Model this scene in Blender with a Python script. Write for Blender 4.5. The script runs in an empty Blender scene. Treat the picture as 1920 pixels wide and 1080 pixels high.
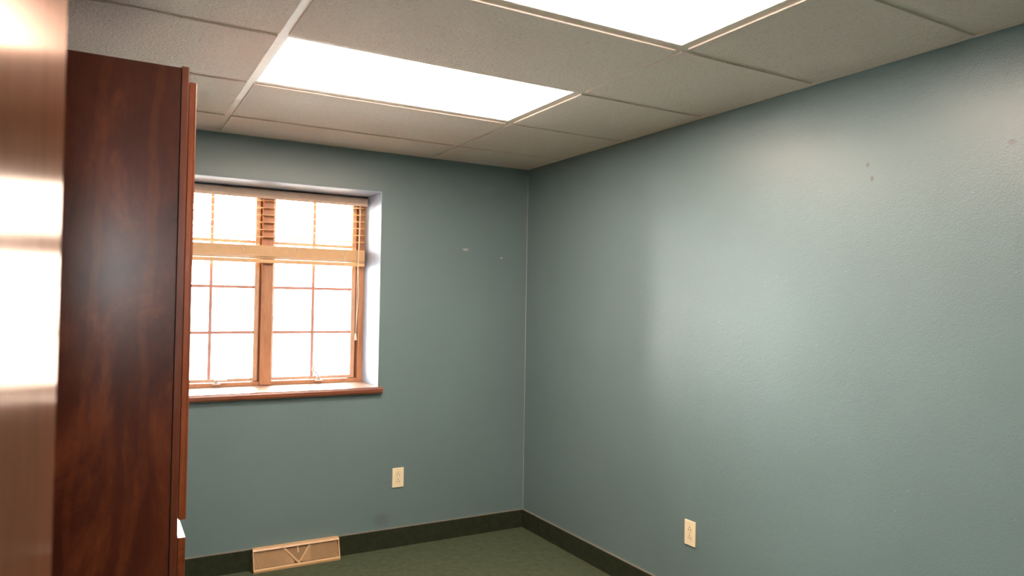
import bpy, bmesh, math, random
from mathutils import Vector, Matrix
random.seed(7)
S = bpy.context.scene
C = S.collection
PI = math.pi

# ------------------------------------------------------------------ measures
H = 2.355                       # underside of the ceiling tiles
TILE = 0.6096
TB, TA = -0.713, -0.713 - 2 * TILE      # main tees (run along y)
D1 = 0.399                      # first cross tee from the window wall
X_LEFT = -2.86                  # left wall face
Y_BACK = -4.20                  # face of the wall with the doorway
Y_HALL = -5.70                  # end of the hallway behind the doorway
WT = 0.44                       # thickness of the window wall
RX0, RX1, RZ0, RZ1 = -2.216, -1.010, 0.963, 2.117   # window recess
FRY = 0.30                      # front of window frame

# ------------------------------------------------------------------ materials
def new_mat(name):
    m = bpy.data.materials.new(name); m.use_nodes = True
    nt = m.node_tree
    return m, nt, nt.nodes['Principled BSDF']

def N(nt, kind, **kw):
    n = nt.nodes.new(kind)
    for k, v in kw.items(): setattr(n, k, v)
    return n

def coords(nt, scale=(1, 1, 1), rot=(0, 0, 0)):
    tc = N(nt, 'ShaderNodeTexCoord'); mp = N(nt, 'ShaderNodeMapping')
    mp.inputs['Scale'].default_value = scale; mp.inputs['Rotation'].default_value = rot
    nt.links.new(tc.outputs['Object'], mp.inputs['Vector'])
    return mp.outputs['Vector']

def noise(nt, vec, scale, detail=3, rough=0.55, dist=0.0):
    n = N(nt, 'ShaderNodeTexNoise')
    n.inputs['Scale'].default_value = scale; n.inputs['Detail'].default_value = detail
    n.inputs['Roughness'].default_value = rough; n.inputs['Distortion'].default_value = dist
    nt.links.new(vec, n.inputs['Vector'])
    return n.outputs['Fac']

def ramp(nt, fac, stops):
    r = N(nt, 'ShaderNodeValToRGB'); e = r.color_ramp.elements
    while len(e) > 1: e.remove(e[-1])
    e[0].position = stops[0][0]; e[0].color = (*stops[0][1], 1)
    for p, c in stops[1:]:
        q = e.new(p); q.color = (*c, 1)
    nt.links.new(fac, r.inputs['Fac'])
    return r.outputs['Color']

def mix(nt, fac, a, b, mode='MIX'):
    m = N(nt, 'ShaderNodeMix', data_type='RGBA', blend_type=mode)
    if isinstance(fac, (int, float)): m.inputs[0].default_value = fac
    else: nt.links.new(fac, m.inputs[0])
    for s, v in ((6, a), (7, b)):
        if isinstance(v, tuple): m.inputs[s].default_value = (*v, 1)
        else: nt.links.new(v, m.inputs[s])
    return m.outputs[2]

def maprange(nt, val, a, b, c=0, d=1, smooth=True):
    m = N(nt, 'ShaderNodeMapRange', interpolation_type='SMOOTHSTEP' if smooth else 'LINEAR')
    nt.links.new(val, m.inputs[0])
    for i, v in enumerate((a, b, c, d)): m.inputs[1 + i].default_value = v
    return m.outputs[0]

def bump(nt, height, strength, dist, bsdf, prev=None):
    b = N(nt, 'ShaderNodeBump')
    b.inputs['Strength'].default_value = strength; b.inputs['Distance'].default_value = dist
    nt.links.new(height, b.inputs['Height'])
    if prev is not None: nt.links.new(prev, b.inputs['Normal'])
    nt.links.new(b.outputs['Normal'], bsdf.inputs['Normal'])
    return b.outputs['Normal']

WALL_COL = (0.136, 0.206, 0.212)
def wall_mat(name, marks=(), glints=None):
    m, nt, b = new_mat(name)
    v = coords(nt)
    big = noise(nt, v, 1.6, 3)
    col = ramp(nt, big, [(0.3, tuple(c * 0.96 for c in WALL_COL)), (0.7, tuple(c * 1.04 for c in WALL_COL))])
    for ctr, rad, mc, amt in marks:         # scuffs, nail holes and smudges on the paint
        d = N(nt, 'ShaderNodeVectorMath', operation='DISTANCE')
        sc = N(nt, 'ShaderNodeVectorMath', operation='MULTIPLY')
        of = N(nt, 'ShaderNodeVectorMath', operation='SUBTRACT')
        nt.links.new(v, of.inputs[0]); of.inputs[1].default_value = ctr
        nt.links.new(of.outputs[0], sc.inputs[0]); sc.inputs[1].default_value = rad
        ln = N(nt, 'ShaderNodeVectorMath', operation='LENGTH'); nt.links.new(sc.outputs[0], ln.inputs[0])
        col = mix(nt, maprange(nt, ln.outputs['Value'], 0.35, 1.0, amt, 0), col, mc)
    if glints:                              # glints off the bumpy paint, put into the colour as pale specks
        f = noise(nt, coords(nt, (1, 1, 1.6)), 62, 1, 0.4)
        g = noise(nt, v, 1.1, 2)
        k = N(nt, 'ShaderNodeMath', operation='MULTIPLY')
        nt.links.new(maprange(nt, f, 0.745, 0.80, 0, 0.22), k.inputs[0])
        nt.links.new(maprange(nt, g, 0.40, 0.55), k.inputs[1])
        col = mix(nt, k.outputs[0], col, (0.5, 0.52, 0.5))
    nt.links.new(col, b.inputs['Base Color'])
    b.inputs['Roughness'].default_value = 0.37
    b.inputs['Coat Weight'].default_value = 0.15; b.inputs['Coat Roughness'].default_value = 0.29
    b.inputs['IOR'].default_value = 1.5
    h = noise(nt, v, 150, 3, 0.6)
    n1 = bump(nt, h, 0.26, 0.004, b)
    h2 = noise(nt, v, 48, 2, 0.5)
    bump(nt, h2, 0.09, 0.006, b, n1)
    return m

def wood_mat(name, dark, mid, light, rough, grain_axis='z', scale=1.0, bumpy=0.05, coat=0.0):
    m, nt, b = new_mat(name)
    s = {'z': (7, 7, 1.1), 'x': (1.1, 7, 7), 'y': (7, 1.1, 7), 'v': (4.2, 4.2, 1.7)}[grain_axis]
    s = tuple(q * scale for q in s)
    v = coords(nt, s)
    cloud = noise(nt, v, 0.9, 5, 0.62, 1.4)
    fine = noise(nt, coords(nt, tuple(q * 9 for q in s)), 1.6, 3, 0.6, 0.3)
    w = N(nt, 'ShaderNodeTexWave', wave_type='BANDS', bands_direction='X')
    w.inputs['Scale'].default_value = 0.55; w.inputs['Distortion'].default_value = 9
    w.inputs['Detail'].default_value = 3; w.inputs['Detail Scale'].default_value = 0.9
    nt.links.new(v, w.inputs['Vector'])
    base = ramp(nt, cloud, [(0.30, dark), (0.52, mid), (0.74, light)])
    base = mix(nt, maprange(nt, w.outputs['Fac'], 0.86, 1.0, 0, 0.22), base, light)
    base = mix(nt, maprange(nt, fine, 0.35, 0.65, 0.16, 0), base, tuple(c * 0.35 for c in dark))
    nt.links.new(base, b.inputs['Base Color'])
    b.inputs['Roughness'].default_value = rough
    b.inputs['Coat Weight'].default_value = coat; b.inputs['Coat Roughness'].default_value = rough * 0.7
    bump(nt, fine, bumpy, 0.001, b)
    return m

def plain_mat(name, col, rough=0.5, metallic=0.0, var=0.04, nscale=30, bmp=0.0, bscale=300):
    m, nt, b = new_mat(name)
    v = coords(nt)
    n = noise(nt, v, nscale, 2)
    c = ramp(nt, n, [(0.3, tuple(q * (1 - var) for q in col)), (0.7, tuple(min(1, q * (1 + var)) for q in col))])
    nt.links.new(c, b.inputs['Base Color'])
    b.inputs['Roughness'].default_value = rough; b.inputs['Metallic'].default_value = metallic
    if bmp: bump(nt, noise(nt, v, bscale, 2), bmp, 0.002, b)
    return m

def emit_mat(name, col, strength):
    m, nt, b = new_mat(name)
    b.inputs['Base Color'].default_value = (0.85, 0.85, 0.82, 1)
    b.inputs['Emission Color'].default_value = (*col, 1)
    v = coords(nt)
    n = noise(nt, v, 420, 1)            # prismatic lens grain
    nt.links.new(maprange(nt, n, 0.3, 0.7, strength * 0.97, strength * 1.03), b.inputs['Emission Strength'])
    return m

def glass_mat(name):
    m, nt, b = new_mat(name)
    nt.nodes.remove(b)
    out = nt.nodes['Material Output']
    t = N(nt, 'ShaderNodeBsdfTransparent'); g = N(nt, 'ShaderNodeBsdfGlossy'); mx = N(nt, 'ShaderNodeMixShader')
    t.inputs['Color'].default_value = (0.94, 0.96, 0.95, 1); g.inputs['Roughness'].default_value = 0.02
    f = N(nt, 'ShaderNodeFresnel'); f.inputs['IOR'].default_value = 1.5
    nt.links.new(f.outputs[0], mx.inputs[0]); nt.links.new(t.outputs[0], mx.inputs[1]); nt.links.new(g.outputs[0], mx.inputs[2])
    nt.links.new(mx.outputs[0], out.inputs['Surface'])
    return m

def ceiling_mat():
    m, nt, b = new_mat('acoustic_tile')
    v = coords(nt)
    pit = noise(nt, v, 95, 4, 0.7)
    col = ramp(nt, pit, [(0.26, (0.56, 0.49, 0.43)), (0.42, (0.84, 0.740, 0.650)), (0.75, (0.88, 0.78, 0.69))])
    nt.links.new(col, b.inputs['Base Color'])
    b.inputs['Roughness'].default_value = 0.9
    n1 = bump(nt, pit, 0.8, 0.008, b)
    bump(nt, noise(nt, v, 40, 3), 0.25, 0.006, b, n1)
    return m

def carpet_mat(name, c0, c1, scale=900, bmp=0.8):
    m, nt, b = new_mat(name)
    v = coords(nt)
    f = noise(nt, v, scale, 2, 0.7); g = noise(nt, v, 26, 4, 0.65)
    col = mix(nt, 0.45, ramp(nt, f, [(0.3, c0), (0.7, c1)]), ramp(nt, g, [(0.3, c0), (0.7, c1)]))
    nt.links.new(col, b.inputs['Base Color'])
    b.inputs['Roughness'].default_value = 0.95
    b.inputs['Specular IOR Level'].default_value = 0.1
    bump(nt, f, bmp, 0.004, b)
    return m

DK = (0.10, 0.10, 0.095)
M = {}
M['wall_window'] = wall_mat('teal_paint_window_wall', [
    ((-0.452, 0, 1.801), (34, 0, 90), (0.5, 0.52, 0.5), 0.55),
    ((-0.193, 0, 1.759), (70, 0, 110), (0.5, 0.52, 0.5), 0.55),
    ((-0.974, 0, 0.17), (14, 0, 18), (0.10, 0.12, 0.125), 0.45)])
M['wall_right'] = wall_mat('teal_paint_right_wall', [
    ((0, -2.446, 1.999), (0, 110, 90), DK, 0.8),
    ((0, -2.463, 1.946), (0, 110, 70), DK, 0.8),
    ((0, -2.930, 1.994), (0, 60, 90), DK, 0.6)], glints=True)
M['wall'] = wall_mat('teal_paint')
M['ceiling'] = ceiling_mat()
M['tee'] = plain_mat('painted_steel_tee', (0.79, 0.705, 0.60), 0.5)
M['carpet'] = carpet_mat('green_carpet', (0.054, 0.072, 0.039), (0.118, 0.148, 0.088))
M['base'] = carpet_mat('dark_green_carpet_base', (0.017, 0.024, 0.012), (0.040, 0.050, 0.029), 700, 0.5)
M['binding'] = plain_mat('base_binding', (0.17, 0.165, 0.13), 0.8)
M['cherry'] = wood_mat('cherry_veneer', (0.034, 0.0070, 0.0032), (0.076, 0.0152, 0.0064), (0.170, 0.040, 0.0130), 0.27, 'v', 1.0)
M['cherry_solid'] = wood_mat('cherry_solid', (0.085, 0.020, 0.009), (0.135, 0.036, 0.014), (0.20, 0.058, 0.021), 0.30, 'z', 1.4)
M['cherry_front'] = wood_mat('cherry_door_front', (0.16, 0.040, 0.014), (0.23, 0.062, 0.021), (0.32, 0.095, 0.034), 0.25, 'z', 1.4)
M['cherry_y'] = wood_mat('cherry_drawer_front', (0.13, 0.032, 0.012), (0.19, 0.05, 0.018), (0.28, 0.08, 0.03), 0.16, 'y', 1.4, 0.02)
M['sill'] = wood_mat('stained_sill', (0.12, 0.032, 0.010), (0.20, 0.055, 0.018), (0.30, 0.090, 0.030), 0.40, 'x', 1.4, 0.03, 1.0)
M['window_wood'] = wood_mat('stained_window_wood', (0.36, 0.170, 0.085), (0.47, 0.23, 0.115), (0.55, 0.28, 0.145), 0.4, 'z', 1.6)
M['sash_wood'] = wood_mat('sash_with_flare', (0.50, 0.32, 0.21), (0.60, 0.40, 0.27), (0.68, 0.46, 0.32), 0.4, 'z', 1.6)  # paler than the frame: window flare put into the wood colour
M['sill_board'] = wood_mat('sill_with_glare', (0.42, 0.27, 0.18), (0.52, 0.35, 0.25), (0.60, 0.43, 0.32), 0.38, 'x', 1.4, 0.03, 1.0)  # glare on the sill top put into the board's pale colour
M['muntin'] = plain_mat('muntin_with_flare', (0.50, 0.27, 0.22), 0.5)  # bars lightened to pink, flare from the bright panes painted in
M['door'] = wood_mat('varnished_door', (0.105, 0.036, 0.016), (0.14, 0.050, 0.023), (0.175, 0.065, 0.031), 0.17, 'z', 0.6, 0.015)
# amber varnish over the stain: a warm glossy layer on the wood
_t = M['door'].node_tree; _b = _t.nodes['Principled BSDF']; _b.inputs['Specular IOR Level'].default_value = 0.0
_g = N(_t, 'ShaderNodeBsdfGlossy'); _g.inputs['Color'].default_value = (1.0, 0.76, 0.62, 1); _g.inputs['Roughness'].default_value = 0.17
_m = N(_t, 'ShaderNodeMixShader'); _m.inputs[0].default_value = 0.17
_t.links.new(_b.outputs[0], _m.inputs[1]); _t.links.new(_g.outputs[0], _m.inputs[2])
_t.links.new(_m.outputs[0], _t.nodes['Material Output'].inputs['Surface'])
M['glass'] = glass_mat('window_glass')
M['blind'] = plain_mat('cream_blind', (0.72, 0.54, 0.38), 0.45)
M['blind_slat'] = plain_mat('cream_slat', (0.73, 0.47, 0.23), 0.4)
M['valance'] = plain_mat('pinkish_cream_valance', (0.80, 0.60, 0.46), 0.45)
M['cord'] = plain_mat('cream_cord', (0.78, 0.68, 0.50), 0.7)
M['ivory'] = plain_mat('ivory_plastic', (0.84, 0.74, 0.50), 0.35, var=0.02)
M['slot'] = plain_mat('dark_slot', (0.10, 0.065, 0.03), 0.7)
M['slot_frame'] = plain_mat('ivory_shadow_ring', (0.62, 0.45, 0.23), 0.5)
M['screw'] = plain_mat('ivory_screw', (0.70, 0.52, 0.28), 0.3)
M['tan_metal'] = plain_mat('tan_enamel', (0.56, 0.37, 0.185), 0.36)
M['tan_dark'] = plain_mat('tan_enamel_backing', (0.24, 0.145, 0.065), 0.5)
M['handle_white'] = plain_mat('white_crank', (0.75, 0.70, 0.66), 0.35)
M['frame_white'] = plain_mat('fixture_enamel', (0.75, 0.70, 0.62), 0.4)
M['ground'] = carpet_mat('pale_concrete', (0.70, 0.66, 0.62), (0.78, 0.74, 0.70), 6, 0.2)
M['panel'] = emit_mat('lit_diffuser', (1.0, 0.775, 0.66), 24.0)

# ------------------------------------------------------------------ mesh helpers
def add_box(bm, x0, x1, y0, y1, z0, z1, bev=0.0, seg=2):
    vs = [bm.verts.new((x, y, z)) for z in (z0, z1) for y in (y0, y1) for x in (x0, x1)]
    idx = [(0, 2, 3, 1), (4, 5, 7, 6), (0, 1, 5, 4), (2, 6, 7, 3), (0, 4, 6, 2), (1, 3, 7, 5)]
    fs = [bm.faces.new([vs[i] for i in f]) for f in idx]
    if bev > 0:
        es = list({e for f in fs for e in f.edges})
        bmesh.ops.bevel(bm, geom=es, offset=bev, segments=seg, profile=0.5, affect='EDGES')
    return vs

def add_prism(bm, pts, axis, a0, a1):
    """extrude a closed 2-D profile along an axis ('x': pts are (y,z); 'y': (x,z); 'z': (x,y))"""
    def P(p, a):
        return {'x': (a, p[0], p[1]), 'y': (p[0], a, p[1]), 'z': (p[0], p[1], a)}[axis]
    A = [bm.verts.new(P(p, a0)) for p in pts]; B = [bm.verts.new(P(p, a1)) for p in pts]
    n = len(pts)
    for i in range(n): bm.faces.new((A[i], A[(i + 1) % n], B[(i + 1) % n], B[i]))
    bm.faces.new(A[::-1]); bm.faces.new(B)

def add_tube(bm, path, r, n=8):
    path = [Vector(p) for p in path]; rings = []
    for i, p in enumerate(path):
        t = (path[min(i + 1, len(path) - 1)] - path[max(i - 1, 0)]).normalized()
        a = t.cross(Vector((0, 1, 0)));
        if a.length < 1e-3: a = t.cross(Vector((1, 0, 0)))
        a.normalize(); b = t.cross(a)
        rr = r[i] if isinstance(r, (list, tuple)) else r
        rings.append([bm.verts.new(p + (a * math.cos(2 * PI * k / n) + b * math.sin(2 * PI * k / n)) * rr) for k in range(n)])
    for u, w in zip(rings, rings[1:]):
        for k in range(n): bm.faces.new((u[k], u[(k + 1) % n], w[(k + 1) % n], w[k]))
    bm.faces.new(rings[0][::-1]); bm.faces.new(rings[-1])

def add_disc(bm, c, r, d, axis, n=24, sq=None):
    """short cylinder centred on c; sq squashes the second radius / trims flats"""
    pts = []
    for k in range(n):
        a = 2 * PI * k / n
        p, q = r * math.cos(a), r * math.sin(a)
        if sq: p = max(-sq, min(sq, p))
        pts.append((p, q))
    if axis == 'y': add_prism(bm, [(c[0] + p, c[2] + q) for p, q in pts], 'y', c[1] - d / 2, c[1] + d / 2)
    else: add_prism(bm, [(c[1] + p, c[2] + q) for p, q in pts], 'x', c[0] - d / 2, c[0] + d / 2)

def link(name, bm, mat, parent=None, smooth=False, base=None):
    bmesh.ops.recalc_face_normals(bm, faces=bm.faces)
    me = bpy.data.meshes.new(name)
    if base is not None: bmesh.ops.translate(bm, verts=bm.verts, vec=-Vector(base))
    bm.to_mesh(me); bm.free()
    me.materials.append(mat)
    if smooth:
        for p in me.polygons: p.use_smooth = True
    o = bpy.data.objects.new(name, me); C.objects.link(o)
    if base is not None: o.location = base
    if parent is not None: o.parent = parent
    return o

def BM(): return bmesh.new()
def box_obj(name, dims, mat, parent=None, bev=0.0):
    bm = BM(); add_box(bm, *dims, bev); return link(name, bm, mat, parent)

def structure(o, label=None):
    o['kind'] = 'structure'
    if label: o['label'] = label
    return o

def thing(name, label, cat, loc, group=None):
    o = bpy.data.objects.new(name, None); C.objects.link(o)
    o.location = loc; o.empty_display_size = 0.05
    o['label'] = label; o['category'] = cat
    if group: o['group'] = group
    return o

class Part:
    """collects geometry in world coordinates, links it under a thing placed at loc"""
    def __init__(self, root): self.root = root; self.bm = BM()
    def done(self, name, mat, parent=None, smooth=False):
        p = parent or self.root
        off = Vector(self.root.location) if self.root else Vector((0, 0, 0))
        bmesh.ops.translate(self.bm, verts=self.bm.verts, vec=-off)
        return link(name, self.bm, mat, p, smooth)

# ------------------------------------------------------------------ room shell
bm = BM(); add_box(bm, X_LEFT - 0.12, 0.12, Y_HALL - 0.12, WT, -0.12, 0.0)
structure(link('floor', bm, M['carpet']), 'dark green low pile carpet floor')

bm = BM()                                   # window wall built round its recess
add_box(bm, X_LEFT - 0.12, RX0, 0, WT, 0, H + 0.2)
add_box(bm, RX1, 0.12, 0, WT, 0, H + 0.2)
add_box(bm, RX0, RX1, 0, WT, 0, RZ0 - 0.042)
add_box(bm, RX0, RX1, 0, WT, RZ1, H + 0.2)
ww = structure(link('wall_window', bm, M['wall_window']), 'teal painted wall with the recessed window')
bm = BM()                                   # line of caulk in the corner
add_prism(bm, [(0.0, 0.0), (-0.004, 0.0), (-0.0018, -0.0018), (0.0, -0.004)], 'z', 0.115, H - 0.001)
structure(link('caulk_line', bm, plain_mat('caulk', (0.20, 0.26, 0.26), 0.5), ww))

structure(box_obj('wall_right', (0, 0.12, Y_HALL - 0.12, 0, 0, H + 0.2), M['wall_right']), 'long glossy teal painted wall on the right')
structure(box_obj('wall_left', (X_LEFT - 0.12, X_LEFT, Y_HALL - 0.12, 0, 0, H + 0.2), M['wall']), 'teal painted wall behind the cabinet')
DX0, DX1, DZ = -2.56, -1.70, 2.05           # doorway in the back wall
bm = BM()
add_box(bm, X_LEFT, DX0, Y_BACK - 0.12, Y_BACK, 0, H + 0.2)
add_box(bm, DX1, 0, Y_BACK - 0.12, Y_BACK, 0, H + 0.2)
add_box(bm, DX0, DX1, Y_BACK - 0.12, Y_BACK, DZ, H + 0.2)
structure(link('wall_back', bm, M['wall']), 'teal painted wall with the doorway')
HX0, HX1, HZ0, HZ1 = -2.60, -2.28, 1.42, 1.99    # hall window
bm = BM()
add_box(bm, X_LEFT, HX0, Y_HALL - 0.12, Y_HALL, 0, H + 0.2)
add_box(bm, HX1, 0, Y_HALL - 0.12, Y_HALL, 0, H + 0.2)
add_box(bm, HX0, HX1, Y_HALL - 0.12, Y_HALL, 0, HZ0)
add_box(bm, HX0, HX1, Y_HALL - 0.12, Y_HALL, HZ1, H + 0.2)
structure(link('wall_hall', bm, M['wall']), 'end wall of the hallway behind the doorway')
bm = BM()
for d in ((HX0, HX0 + 0.04, HZ0, HZ1), (HX1 - 0.04, HX1, HZ0, HZ1), (HX0, HX1, HZ0, HZ0 + 0.04), (HX0, HX1, HZ1 - 0.04, HZ1)):
    add_box(bm, d[0], d[1], Y_HALL - 0.09, Y_HALL - 0.03, d[2], d[3])
w2 = structure(link('window_2', bm, M['window_wood']), 'small hallway window')
structure(box_obj('window_glass', (HX0 + 0.04, HX1 - 0.04, Y_HALL - 0.062, Y_HALL - 0.058, HZ0 + 0.04, HZ1 - 0.04), M['glass'], w2))
bm = BM()                                   # casing round the doorway
for x0, x1, z0, z1 in ((DX0 - 0.002, DX0 + 0.018, 0, DZ), (DX1 - 0.018, DX1 + 0.002, 0, DZ), (DX0, DX1, DZ - 0.018, DZ + 0.002)):
    add_box(bm, x0, x1, Y_BACK - 0.122, Y_BACK + 0.002, z0, z1)
structure(link('trim_1', bm, M['cherry_solid']), 'wooden door jamb')

# carpet base along the walls, with its bound top edge
BH, BT = 0.112, 0.011
def baseboard(name, side, spans):
    bm = BM(); bt = BM()
    for a, b in spans:
        if side == 'y':
            add_box(bm, a, b, -BT, 0, 0, BH); add_box(bt, a, b, -BT - 0.0015, 0, BH - 0.001, BH + 0.005, 0.001, 1)
        elif side == 'x':
            add_box(bm, -BT, 0, a, b, 0, BH); add_box(bt, -BT - 0.0015, 0, a, b, BH - 0.001, BH + 0.005, 0.001, 1)
        elif side == 'l':
            add_box(bm, X_LEFT, X_LEFT + BT, a, b, 0, BH); add_box(bt, X_LEFT, X_LEFT + BT + 0.0015, a, b, BH - 0.001, BH + 0.005, 0.001, 1)
        else:
            add_box(bm, a, b, Y_BACK, Y_BACK + BT, 0, BH); add_box(bt, a, b, Y_BACK, Y_BACK + BT + 0.0015, BH - 0.001, BH + 0.005, 0.001, 1)
    o = structure(link(name, bm, M['base']))
    structure(link('base_binding', bt, M['binding'], o))
VX0, VX1 = -1.706, -1.236                   # register
baseboard('baseboard_window', 'y', [(X_LEFT, VX0 - 0.004), (VX1 + 0.004, 0)])
baseboard('baseboard_right', 'x', [(Y_BACK, 0)])
baseboard('baseboard_left', 'l', [(Y_BACK, -1.84), (-1.04, 0)])
baseboard('baseboard_back', 'b', [(DX1 + 0.004, 0)])

# ------------------------------------------------------------------ suspended ceiling
xs = [X_LEFT - 0.02, TA, TB, 0.0]           # main tees between these columns
rows = [0.0] + [-D1 - TILE * k for k in range(0, 10)]
rows = [r for r in rows if r > Y_HALL] + [Y_HALL]
lights_at = {(1, 2), (1, 4)}                # (column, row) cells that hold a light panel
STEP = 0.006; G = 0.0150                    # drop of the tile face below the tee, half width of the groove
ceil = BM(); tee = BM()
for c in range(3):
    for r in range(len(rows) - 1):
        x0, x1, y1, y0 = xs[c], xs[c + 1], rows[r], rows[r + 1]
        if (c, r) in lights_at: continue
        a0 = x0 + (G if c > 0 else 0); a1 = x1 - (G if c < 2 else 0)
        b0 = y0 + (G if r < len(rows) - 2 else 0); b1 = y1 - (G if r > 0 else 0)
        add_box(ceil, a0, a1, b0, b1, H, H + 0.030)
for x in (TA, TB):
    add_box(tee, x - G, x + G, Y_HALL, 0, H + STEP, H + STEP + 0.002)
for y in rows[1:-1]:
    for c in range(3):
        add_box(tee, xs[c] + (G if c else 0), xs[c + 1] - (G if c < 2 else 0), y - G, y + G, H + STEP, H + STEP + 0.002)
edge = BM()                                  # wall angle that carries the tile edges
add_box(edge, -0.014, 0.0, Y_HALL, 0.0, H - 0.0012, H + 0.012)
add_box(edge, X_LEFT, -0.014, -0.014, 0.0, H - 0.0012, H + 0.012)
add_box(edge, X_LEFT, X_LEFT + 0.014, Y_HALL, -0.014, H - 0.0012, H + 0.012)
co = structure(link('ceiling', ceil, M['ceiling']), 'suspended ceiling of rough off white tiles')
structure(link('ceiling_grid', tee, M['tee'], co)); structure(link('wall_angle', edge, M['tee'], co))
structure(box_obj('ceiling_deck', (X_LEFT - 0.12, 0.12, Y_HALL - 0.12, WT, H + 0.15, H + 0.2), M['tee'], co))

def ceiling_light(row, label):
    y1, y0 = rows[row], rows[row + 1]
    xa, xb = TA + 0.012, TB - 0.012; ya, yb = y0 + 0.012, y1 - 0.012
    t = thing('ceiling_light', label, 'ceiling light', ((xa + xb) / 2, (ya + yb) / 2, H + STEP), 'fluorescent ceiling light panels')
    w = 0.010; z0 = H + STEP + 0.0005
    p = Part(t)                               # slim door frame round the lens
    for d in ((xa, xb, ya, ya + w), (xa, xb, yb - w, yb), (xa, xa + w, ya + w, yb - w), (xb - w, xb, ya + w, yb - w)):
        add_box(p.bm, d[0], d[1], d[2], d[3], z0, z0 + 0.012)
    p.done('frame', M['frame_white'])
    p = Part(t); add_box(p.bm, xa + w, xb - w, ya + w, yb - w, z0 + 0.003, z0 + 0.006); p.done('diffuser', M['panel'])
    p = Part(t)                               # steel housing above the ceiling
    add_box(p.bm, xa, xb, ya, yb, z0 + 0.012, z0 + 0.09); p.done('housing', M['frame_white'])
ceiling_light(2, 'glowing rectangular ceiling light panel nearer the window wall, wholly in view')
ceiling_light(4, 'glowing rectangular ceiling light panel cut off by the top edge of the photo')

# ------------------------------------------------------------------ window
XM = -1.5995                                 # middle of the mullion
fz0, fz1 = RZ0 - 0.002, RZ1
bm = BM()
JW = 0.034
add_box(bm, RX1 - JW, RX1, FRY, FRY + 0.12, fz0, fz1, 0.002)
add_box(bm, RX0, RX0 + JW, FRY, FRY + 0.12, fz0, fz1, 0.002)
add_box(bm, RX0 + JW, RX1 - JW, FRY + 0.010, FRY + 0.12, fz0, fz0 + 0.020, 0.002)
add_box(bm, RX0 + JW, RX1 - JW, FRY, FRY + 0.12, fz1 - 0.030, fz1, 0.002)
for x0, x1 in ((RX1 - 0.072, RX1 - JW), (RX0 + JW, RX0 + 0.072), (XM - 0.062, XM + 0.052)):   # outer stops behind the sashes
    add_box(bm, x0, x1, FRY + 0.072, FRY + 0.12, fz0 + 0.020, fz1 - 0.030)
win = structure(link('window_1', bm, M['window_wood']), 'double casement window with brown wood frame and grid bars')
bm = BM(); add_box(bm, XM - 0.031, XM + 0.031, FRY - 0.012, FRY + 0.12, fz0 + 0.001, fz1 - 0.030, 0.005, 3)
structure(link('mullion', bm, M['window_wood'], win))
GZ0, GZ1 = 1.003, 2.070
for side, (g0, g1) in enumerate(((-2.139, -1.665), (-1.553, -1.083))):
    y0, y1 = FRY + 0.030, FRY + 0.068
    bm = BM(); sw = 0.026
    add_box(bm, g0 - sw, g0, y0, y1, GZ0 - 0.019, GZ1 + 0.016, 0.003)
    add_box(bm, g1, g1 + sw, y0, y1, GZ0 - 0.019, GZ1 + 0.016, 0.003)
    add_box(bm, g0, g1, y0, y1, GZ0 - 0.019, GZ0, 0.003)
    add_box(bm, g0, g1, y0, y1, GZ1, GZ1 + 0.016, 0.003)
    sash = structure(link('sash', bm, M['sash_wood'], win))
    bm = BM(); gy = (y0 + y1) / 2; t = 0.0086
    gx = (g0 + g1) / 2
    add_box(bm, gx - t, gx + t, gy - 0.006, gy + 0.006, GZ0, GZ1)
    for k in (1, 2, 3):
        z = GZ0 + (GZ1 - GZ0) * k / 4
        add_box(bm, g0, gx - t, gy - 0.006, gy + 0.006, z - t, z + t)
        add_box(bm, gx + t, g1, gy - 0.006, gy + 0.006, z - t, z + t)
    structure(link('grid_bars', bm, M['muntin'], sash))
    structure(box_obj('window_glass', (g0, g1, gy + 0.0075, gy + 0.0105, GZ0, GZ1), M['glass'], sash))
    bm = BM()                                # folding crank on the bottom of the frame
    cx = -1.868 if side == 0 else -1.286; cy = FRY + 0.004
    add_box(bm, cx - 0.024, cx + 0.024, cy - 0.012, cy + 0.016, fz0 + 0.012, fz0 + 0.026, 0.004)
    add_disc(bm, (cx, cy - 0.008, fz0 + 0.034), 0.010, 0.018, 'y', 16)
    if side: add_tube(bm, [(cx, cy - 0.016, fz0 + 0.036), (cx - 0.012, cy - 0.022, fz0 + 0.058), (cx - 0.034, cy - 0.024, fz0 + 0.078), (cx - 0.042, cy - 0.024, fz0 + 0.084)], 0.0052)
    else: add_tube(bm, [(cx, cy - 0.016, fz0 + 0.034), (cx + 0.025, cy - 0.022, fz0 + 0.040), (cx + 0.055, cy - 0.024, fz0 + 0.038)], 0.0052)
    if side: add_tube(bm, [(cx - 0.040, cy - 0.020, fz0 + 0.080), (cx - 0.038, cy - 0.030, fz0 + 0.092), (cx - 0.034, cy - 0.032, fz0 + 0.120)], [0.0065, 0.0075, 0.007])
    structure(link('crank_handle', bm, M['handle_white'], win, True))
bm = BM()                                    # stool: board through the recess, nosing past its ends
SZ1 = RZ0 - 0.003; SZ0 = SZ1 - 0.038
prof = [(FRY + 0.12, SZ0), (FRY + 0.12, SZ1), (-0.025, SZ1), (-0.031, SZ1 - 0.004), (-0.034, SZ1 - 0.012), (-0.034, SZ0 + 0.010), (-0.030, SZ0 + 0.003), (-0.024, SZ0)]
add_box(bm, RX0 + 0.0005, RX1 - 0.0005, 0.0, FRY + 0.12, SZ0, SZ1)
sill_board = structure(link('window_sill', bm, M['sill_board'], win), 'wooden window sill board with window glare in its pale colour')
bm = BM()
nos = [(-0.0005, SZ0), (-0.0005, SZ1)] + prof[2:]
add_prism(bm, nos, 'x', RX0 + 0.0004, RX1 - 0.0004)
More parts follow.
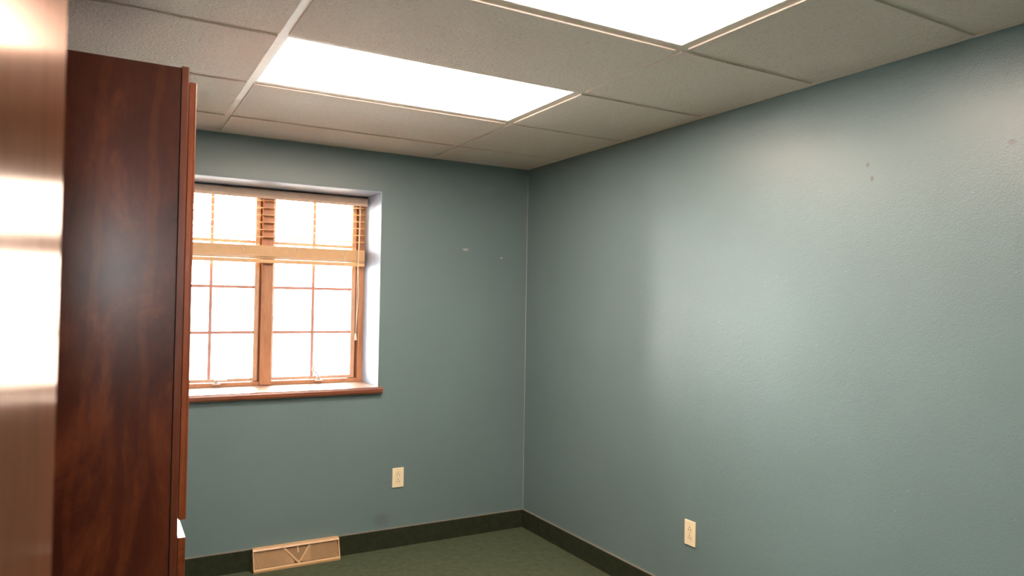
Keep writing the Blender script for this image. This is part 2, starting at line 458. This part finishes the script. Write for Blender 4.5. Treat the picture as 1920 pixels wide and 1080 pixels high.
add_prism(bm, nos, 'x', RX0 - 0.018, RX0 + 0.0004); add_prism(bm, nos, 'x', RX1 - 0.0004, RX1 + 0.017)
structure(link('nosing', bm, M['sill'], sill_board), 'red brown wooden nosing')

# lining added over the recess, its daylight put into a pale blue
bm = BM()
add_box(bm, RX1 - 0.003, RX1 + 0.001, 0.0, FRY, RZ0 - 0.002, RZ1 - 0.003)
add_box(bm, RX0 - 0.001, RX0 + 0.003, 0.0, FRY, RZ0 - 0.002, RZ1 - 0.003)
add_box(bm, RX0 - 0.001, RX1 + 0.001, 0.0, FRY, RZ1 - 0.003, RZ1 + 0.001)
structure(link('added_recess_lining', bm, plain_mat('daylit_recess_blue', (0.38, 0.47, 0.60), 0.45)), 'added lining of the window recess with daylight in its pale blue')

# ------------------------------------------------------------------ window blind
bx0, bx1 = RX0 + 0.014, RX1 - 0.012
bl = thing('window_blind', 'cream horizontal slat blind pulled halfway up inside the window recess', 'blind', ((bx0 + bx1) / 2, 0.27, RZ1 - 0.004))
p = Part(bl)
add_box(p.bm, bx0, bx1, 0.247, 0.297, 2.062, 2.098, 0.002); p.done('headrail', M['blind'])
p = Part(bl)
add_prism(p.bm, [(0.246, 2.052), (0.246, 2.100), (0.240, 2.103), (0.236, 2.100), (0.233, 2.092), (0.233, 2.066), (0.237, 2.056), (0.240, 2.052)], 'x', bx0 - 0.004, bx1 + 0.004)
p.done('valance', M['valance'])
sx0, sx1 = bx0 + 0.004, bx1 - 0.006
def slat_profile(yc, z, w=0.050, t=0.0030, crown=0.0026):
    up, lo = [], []
    for k in range(7):
        u = -1 + 2 * k / 6
        zz = z + crown * (1 - u * u)
        up.append((yc + u * w / 2, zz + t / 2)); lo.append((yc + u * w / 2, zz - t / 2))
    return up + lo[::-1]
zs = [2.0430 - 0.0427 * k for k in range(6)]
stack0 = 1.702
zs_stack = [1.7035, 1.7085, 1.7135] + [1.7185 + 0.0034 * k for k in range(18)]
for i, z in enumerate(zs + zs_stack):
    p = Part(bl)
    j = random.uniform(-0.0012, 0.0012) if i >= len(zs) else 0
    add_prism(p.bm, slat_profile(0.271 + j, z), 'x', sx0 + abs(j), sx1 - abs(j))
    p.done('slat', M['blind_slat'])
p = Part(bl); add_box(p.bm, sx0, sx1, 0.246, 0.296, 1.6785, 1.6995, 0.004, 3); p.done('bottom_rail', M['blind_slat'])
for lx in (-1.156, -1.449, -1.7415, -2.034):
    p = Part(bl)
    for yy in (0.2445, 0.2975):
        add_tube(p.bm, [(lx, yy, 2.062), (lx, yy, 1.782)], 0.0009, 6)
    for z in zs: add_tube(p.bm, [(lx, 0.2445, z - 0.003), (lx, 0.2975, z - 0.003)], 0.0007, 6)
    for s in (-1, 1):                        # slack loops bunched in front of the stack
        add_tube(p.bm, [(lx, 0.2445, 1.782), (lx + s * 0.010, 0.2400, 1.764), (lx + s * 0.013, 0.2395, 1.750), (lx + s * 0.004, 0.2400, 1.738), (lx, 0.2430, 1.720), (lx, 0.2440, 1.690), (lx, 0.250, 1.6790)], 0.0012, 6)
    p.done('ladder_cord', M['cord'])
p = Part(bl)
add_tube(p.bm, [(-1.066, 0.2300, 2.058), (-1.066, 0.2300, 1.95), (-1.074, 0.2300, 1.70), (-1.069, 0.2300, 1.50), (-1.074, 0.2300, 1.40), (-1.081, 0.2300, 1.262)], 0.0020, 8)
add_tube(p.bm, [(-1.071, 0.2290, 2.058), (-1.072, 0.2290, 1.90), (-1.079, 0.2290, 1.66), (-1.079, 0.2290, 1.45), (-1.082, 0.2290, 1.262)], 0.0020, 8)
cord = p.done('lift_cord', M['cord'], smooth=True)
p = Part(bl)
add_tube(p.bm, [(-1.0815, 0.2295, 1.266), (-1.0815, 0.2295, 1.262), (-1.0815, 0.2295, 1.245), (-1.0815, 0.2295, 1.226), (-1.0815, 0.2295, 1.223)], [0.002, 0.004, 0.0062, 0.0080, 0.0065], 14)
p.done('tassel', M['cord'], cord, True)
p = Part(bl)                                 # small dark bracket at the rail's right end
add_box(p.bm, bx1 + 0.0005, bx1 + 0.0075, 0.247, 0.297, 2.075, RZ1 - 0.0035); p.done('end_bracket', plain_mat('dark_bracket', (0.12, 0.11, 0.10), 0.5))

# ------------------------------------------------------------------ cabinet
cy0, cy1 = -1.820, -1.060
CT = 2.134
fx = -2.2565                                 # end panel / face frame line
cab = thing('storage_cabinet', 'tall dark cherry wood cabinet standing left of the window, seen from its end', 'cabinet', (-2.55, (cy0 + cy1) / 2, 0))
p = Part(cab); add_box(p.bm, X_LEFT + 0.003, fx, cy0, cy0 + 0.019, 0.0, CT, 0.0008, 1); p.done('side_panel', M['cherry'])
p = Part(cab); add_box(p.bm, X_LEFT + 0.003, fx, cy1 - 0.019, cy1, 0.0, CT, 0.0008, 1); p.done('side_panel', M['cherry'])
p = Part(cab); add_box(p.bm, X_LEFT + 0.003, fx, cy0 + 0.019, cy1 - 0.019, CT - 0.025, CT - 0.006); p.done('top_panel', M['cherry'])
p = Part(cab); add_box(p.bm, X_LEFT + 0.003, X_LEFT + 0.009, cy0 + 0.019, cy1 - 0.019, 0.09, CT - 0.025); p.done('back_panel', M['cherry'])
p = Part(cab); add_box(p.bm, X_LEFT + 0.009, fx, cy0 + 0.019, cy1 - 0.019, 0.79, 0.81); p.done('shelf', M['cherry'])
p = Part(cab)                                # face frame
f0, f1 = fx + 0.0012, fx + 0.0205
add_box(p.bm, f0, f1, cy0 - 0.004, cy0 + 0.036, 0.0, CT + 0.004, 0.0012, 1)
add_box(p.bm, f0, f1, cy1 - 0.036, cy1 + 0.004, 0.0, CT + 0.004, 0.0012, 1)
for z0, z1 in ((CT - 0.05, CT + 0.002), (0.785, 0.825), (0.0, 0.10)):
    add_box(p.bm, f0, f1, cy0 + 0.036, cy1 - 0.036, z0, z1)
p.done('face_frame', M['cherry_solid'])
dx0, dx1 = f1 + 0.002, f1 + 0.0225           # fronts lie over the frame
ym = (cy0 + cy1) / 2
knob_m = plain_mat('brushed_knob', (0.45, 0.43, 0.40), 0.3, 1.0)
for k, (a, b) in enumerate(((cy0 + 0.004, ym - 0.0015), (ym + 0.0015, cy1 - 0.004))):
    p = Part(cab)
    add_box(p.bm, dx0, dx1 - 0.006, a, b, 0.8275, 2.0965, 0.001, 1)
    st = 0.055                                # raised stiles and rails
    for d in ((a, a + st, 0.8275, 2.0965), (b - st, b, 0.8275, 2.0965), (a + st, b - st, 0.8275, 0.8275 + st), (a + st, b - st, 2.0965 - st, 2.0965)):
        add_box(p.bm, dx1 - 0.0065, dx1, d[0], d[1], d[2], d[3], 0.0022, 2)
    d = p.done('door', M['cherry_front'])
for k, (z0, z1) in enumerate(((0.448, 0.7765), (0.105, 0.430))):
    p = Part(cab); add_box(p.bm, dx0, dx1, cy0 + 0.004, cy1 - 0.004, z0, z1, 0.0010, 1)
    p.done('drawer', M['cherry_y'])

# ------------------------------------------------------------------ open door on the left
ang = math.radians(4.0)
ex, ey = -2.4363 - 0.0453 * 0.70 , -4.0944 + 0.70      # visible free edge
dirv = Vector((math.sin(ang), math.cos(ang), 0)); nrm = Vector((math.cos(ang), -math.sin(ang), 0))
DW, DT, DH = 0.80, 0.044, 2.030
bm = BM(); add_box(bm, -DT, 0, -DW, 0, 0.008, DH, 0.003, 3)
door = link('door_1', bm, M['door'])
door.matrix_world = Matrix.Translation((ex, ey, 0)) @ Matrix.Rotation(-ang, 4, 'Z')
structure(door, 'open varnished wooden door at the left edge')

# ------------------------------------------------------------------ wall outlets
def outlet(axis, c, label):
    t = thing('wall_outlet', label, 'outlet', c, 'ivory duplex wall outlets')
    # local frame: u across, w up, d out of the wall; written for the window wall (out = -y)
    def put(bm):
        if axis == 'x': bmesh.ops.rotate(bm, verts=bm.verts, cent=(0, 0, 0), matrix=Matrix.Rotation(-PI / 2, 3, 'Z'))
        return bm
    bm = BM(); add_box(bm, -0.036, 0.036, -0.0065, 0.0, -0.0585, 0.0585, 0.003, 3)
    link('cover_plate', put(bm), M['ivory'], t)
    for s in (1, -1):
        zc = 0.0195 * s
        bm = BM(); add_disc(bm, (0, -0.0068, zc), 0.0172, 0.0030, 'y', 28, 0.0145)
        r = link('receptacle', put(bm), M['ivory'], t)
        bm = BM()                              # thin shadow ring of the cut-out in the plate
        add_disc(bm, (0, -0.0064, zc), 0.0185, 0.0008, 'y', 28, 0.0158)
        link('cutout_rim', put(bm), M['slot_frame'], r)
        bm = BM()
        add_disc(bm, (0, -0.0084, zc + 0.0080), 0.0028, 0.0006, 'y', 12)
        add_box(bm, -0.0078, -0.0052, -0.0087, -0.0081, zc - 0.0075, zc + 0.0015)
        add_box(bm, 0.0052, 0.0078, -0.0087, -0.0081, zc - 0.0085, zc + 0.0015)
        link('slots', put(bm), M['slot'], r)
    bm = BM(); add_disc(bm, (0, -0.0070, 0), 0.0032, 0.0018, 'y', 16)
    link('screw', put(bm), M['screw'], t)
outlet('y', (-0.8760, -0.0002, 0.4115), 'ivory duplex wall outlet on the window wall, below and right of the sill')
outlet('x', (-0.0002, -1.5530, 0.3970), 'ivory duplex wall outlet low on the long right wall')

# ------------------------------------------------------------------ baseboard register
vt = thing('floor_register', 'tan metal baseboard air vent with slanted fins and V brace under the window', 'vent', ((VX0 + VX1) / 2, -0.03, 0))
YT, ZT, YB, ZB = -0.030, 0.112, -0.066, 0.014      # sloping face: top edge and bottom edge
def face(u, out=0.0):                               # u 0 at bottom edge .. 1 at top edge
    n = Vector((ZT - ZB, -(YT - YB))).normalized()  # (y,z) outward is (-,+)
    y = YB + (YT - YB) * u - n.x * out; z = ZB + (ZT - ZB) * u - n.y * out * -1
    return y, z
def face_bar(bm, xa, ua, xb, ub, w, o0, o1):
    """bar lying on the sloping face from (xa,ua) to (xb,ub)"""
    L = math.hypot(ZT - ZB, YT - YB)
    d = Vector((xb - xa, (ub - ua) * L)).normalized(); q = Vector((-d.y, d.x)) * w / 2
    vs = []
    for o in (o0, o1):
        for (x, u), s in (((xa, ua), 1), ((xb, ub), 1), ((xb, ub), -1), ((xa, ua), -1)):
            y, z = face(u + s * q.y / L, o); vs.append(bm.verts.new((x + s * q.x, y, z)))
    for f in ((0, 1, 2, 3), (7, 6, 5, 4), (0, 4, 5, 1), (1, 5, 6, 2), (2, 6, 7, 3), (3, 7, 4, 0)): bm.faces.new([vs[i] for i in f])
p = Part(vt)                                        # housing: top ledge, front lip, ends
add_prism(p.bm, [(0.0, ZT + 0.004), (0.0, ZT + 0.0005), (YT, ZT + 0.0005), face(0.90), (YT - 0.010, ZT - 0.006), (YT - 0.004, ZT + 0.004)], 'x', VX0, VX1)
add_prism(p.bm, [(YB - 0.003, 0.0), (YB - 0.005, ZB - 0.003), (YB - 0.003, ZB + 0.002), face(0.06), (YB + 0.012, ZB), (YB + 0.012, 0.0)], 'x', VX0, VX1)
for xa, xb in ((VX0, VX0 + 0.006), (VX1 - 0.006, VX1)):
    add_prism(p.bm, [(-0.0005, 0.0), (-0.0005, ZT + 0.003), (YT - 0.002, ZT + 0.003), (YB - 0.004, ZB), (YB - 0.003, 0.0)], 'x', xa, xb)
p.done('housing', M['tan_metal'])
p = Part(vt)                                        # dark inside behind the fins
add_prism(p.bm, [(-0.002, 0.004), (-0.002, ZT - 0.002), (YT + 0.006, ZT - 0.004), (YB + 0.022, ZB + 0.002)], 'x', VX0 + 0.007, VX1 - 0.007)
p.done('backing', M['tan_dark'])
xm = (VX0 + VX1) / 2
vl, vr, vb = VX0 + 0.165, VX1 - 0.165, xm + 0.006
n = 62                                              # close set fins left and right of the V
for k in range(n):
    x = VX0 + 0.010 + (VX1 - VX0 - 0.020) * k / (n - 1)
    lean = 0.010 if x < xm else -0.010
    if vl < x < vr:
        top = abs(x - vb) / ((vb - vl) if x < vb else (vr - vb))
        u1 = max(0.06, min(0.9, 0.06 + 0.84 * top - 0.05))
        if u1 < 0.12: continue
    else: u1 = 0.90
    p = Part(vt); face_bar(p.bm, x - lean, 0.05, x - lean + lean * 2 * u1, u1, 0.0034, -0.010, -0.004)
    p.done('fin', M['tan_metal'])
p = Part(vt)
add_prism(p.bm, [face(0.08, -0.009), face(0.08, -0.007), face(0.90, -0.007), face(0.90, -0.009)], 'x', xm - 0.06, xm + 0.07)
p.done('damper_plate', M['tan_dark'])
for xa in (vl, vr):
    p = Part(vt); face_bar(p.bm, xa, 0.90, vb, 0.07, 0.0075, -0.004, 0.002); p.done('brace', M['tan_metal'])
p = Part(vt); face_bar(p.bm, xm + 0.004, 0.88, xm + 0.004, 0.58, 0.008, -0.007, 0.001); p.done('damper_lever', M['tan_metal'])

# ------------------------------------------------------------------ outside
bm = BM(); add_box(bm, -40, 40, WT + 0.02, 80, -0.75, -0.6)
structure(link('ground', bm, M['ground']))
w = bpy.data.worlds.new('overcast'); S.world = w; w.use_nodes = True
nt = w.node_tree; bg = nt.nodes['Background']
tc = N(nt, 'ShaderNodeTexCoord'); sep = N(nt, 'ShaderNodeSeparateXYZ')
nt.links.new(tc.outputs['Generated'], sep.inputs[0])
col = ramp(nt, maprange(nt, sep.outputs[2], -0.2, 1.0, 0, 1, False), [(0.0, (0.96, 0.96, 0.96)), (0.25, (1.0, 0.985, 0.97)), (1.0, (0.88, 0.94, 1.0))])
nt.links.new(col, bg.inputs['Color']); bg.inputs['Strength'].default_value = 44.0

# ------------------------------------------------------------------ camera
f_px, yaw, pitch, roll = 1346.586, 0.51675, 0.02066, 0.016535
loc = Vector((-2.43636, -4.09436, 1.46906))
fw = Vector((math.sin(yaw) * math.cos(pitch), math.cos(yaw) * math.cos(pitch), math.sin(pitch)))
right = Vector((math.cos(yaw), -math.sin(yaw), 0)); up = right.cross(fw)
r2 = right * math.cos(roll) + up * math.sin(roll); u2 = -right * math.sin(roll) + up * math.cos(roll)
cam = bpy.data.cameras.new('camera'); co_ = bpy.data.objects.new('camera', cam); C.objects.link(co_)
mw = Matrix((( r2.x, u2.x, -fw.x, loc.x), (r2.y, u2.y, -fw.y, loc.y), (r2.z, u2.z, -fw.z, loc.z), (0, 0, 0, 1)))
co_.matrix_world = mw
cam.sensor_width = 36.0; cam.sensor_fit = 'HORIZONTAL'; cam.lens = f_px / 1920 * 36.0
cam.clip_start = 0.01
cam.dof.use_dof = True; cam.dof.focus_distance = 4.0; cam.dof.aperture_fstop = 5.0
S.camera = co_

S.view_settings.view_transform = 'Standard'; S.view_settings.look = 'None'
S.view_settings.exposure = 0.28; S.view_settings.gamma = 1.0
S.view_settings.use_curve_mapping = False
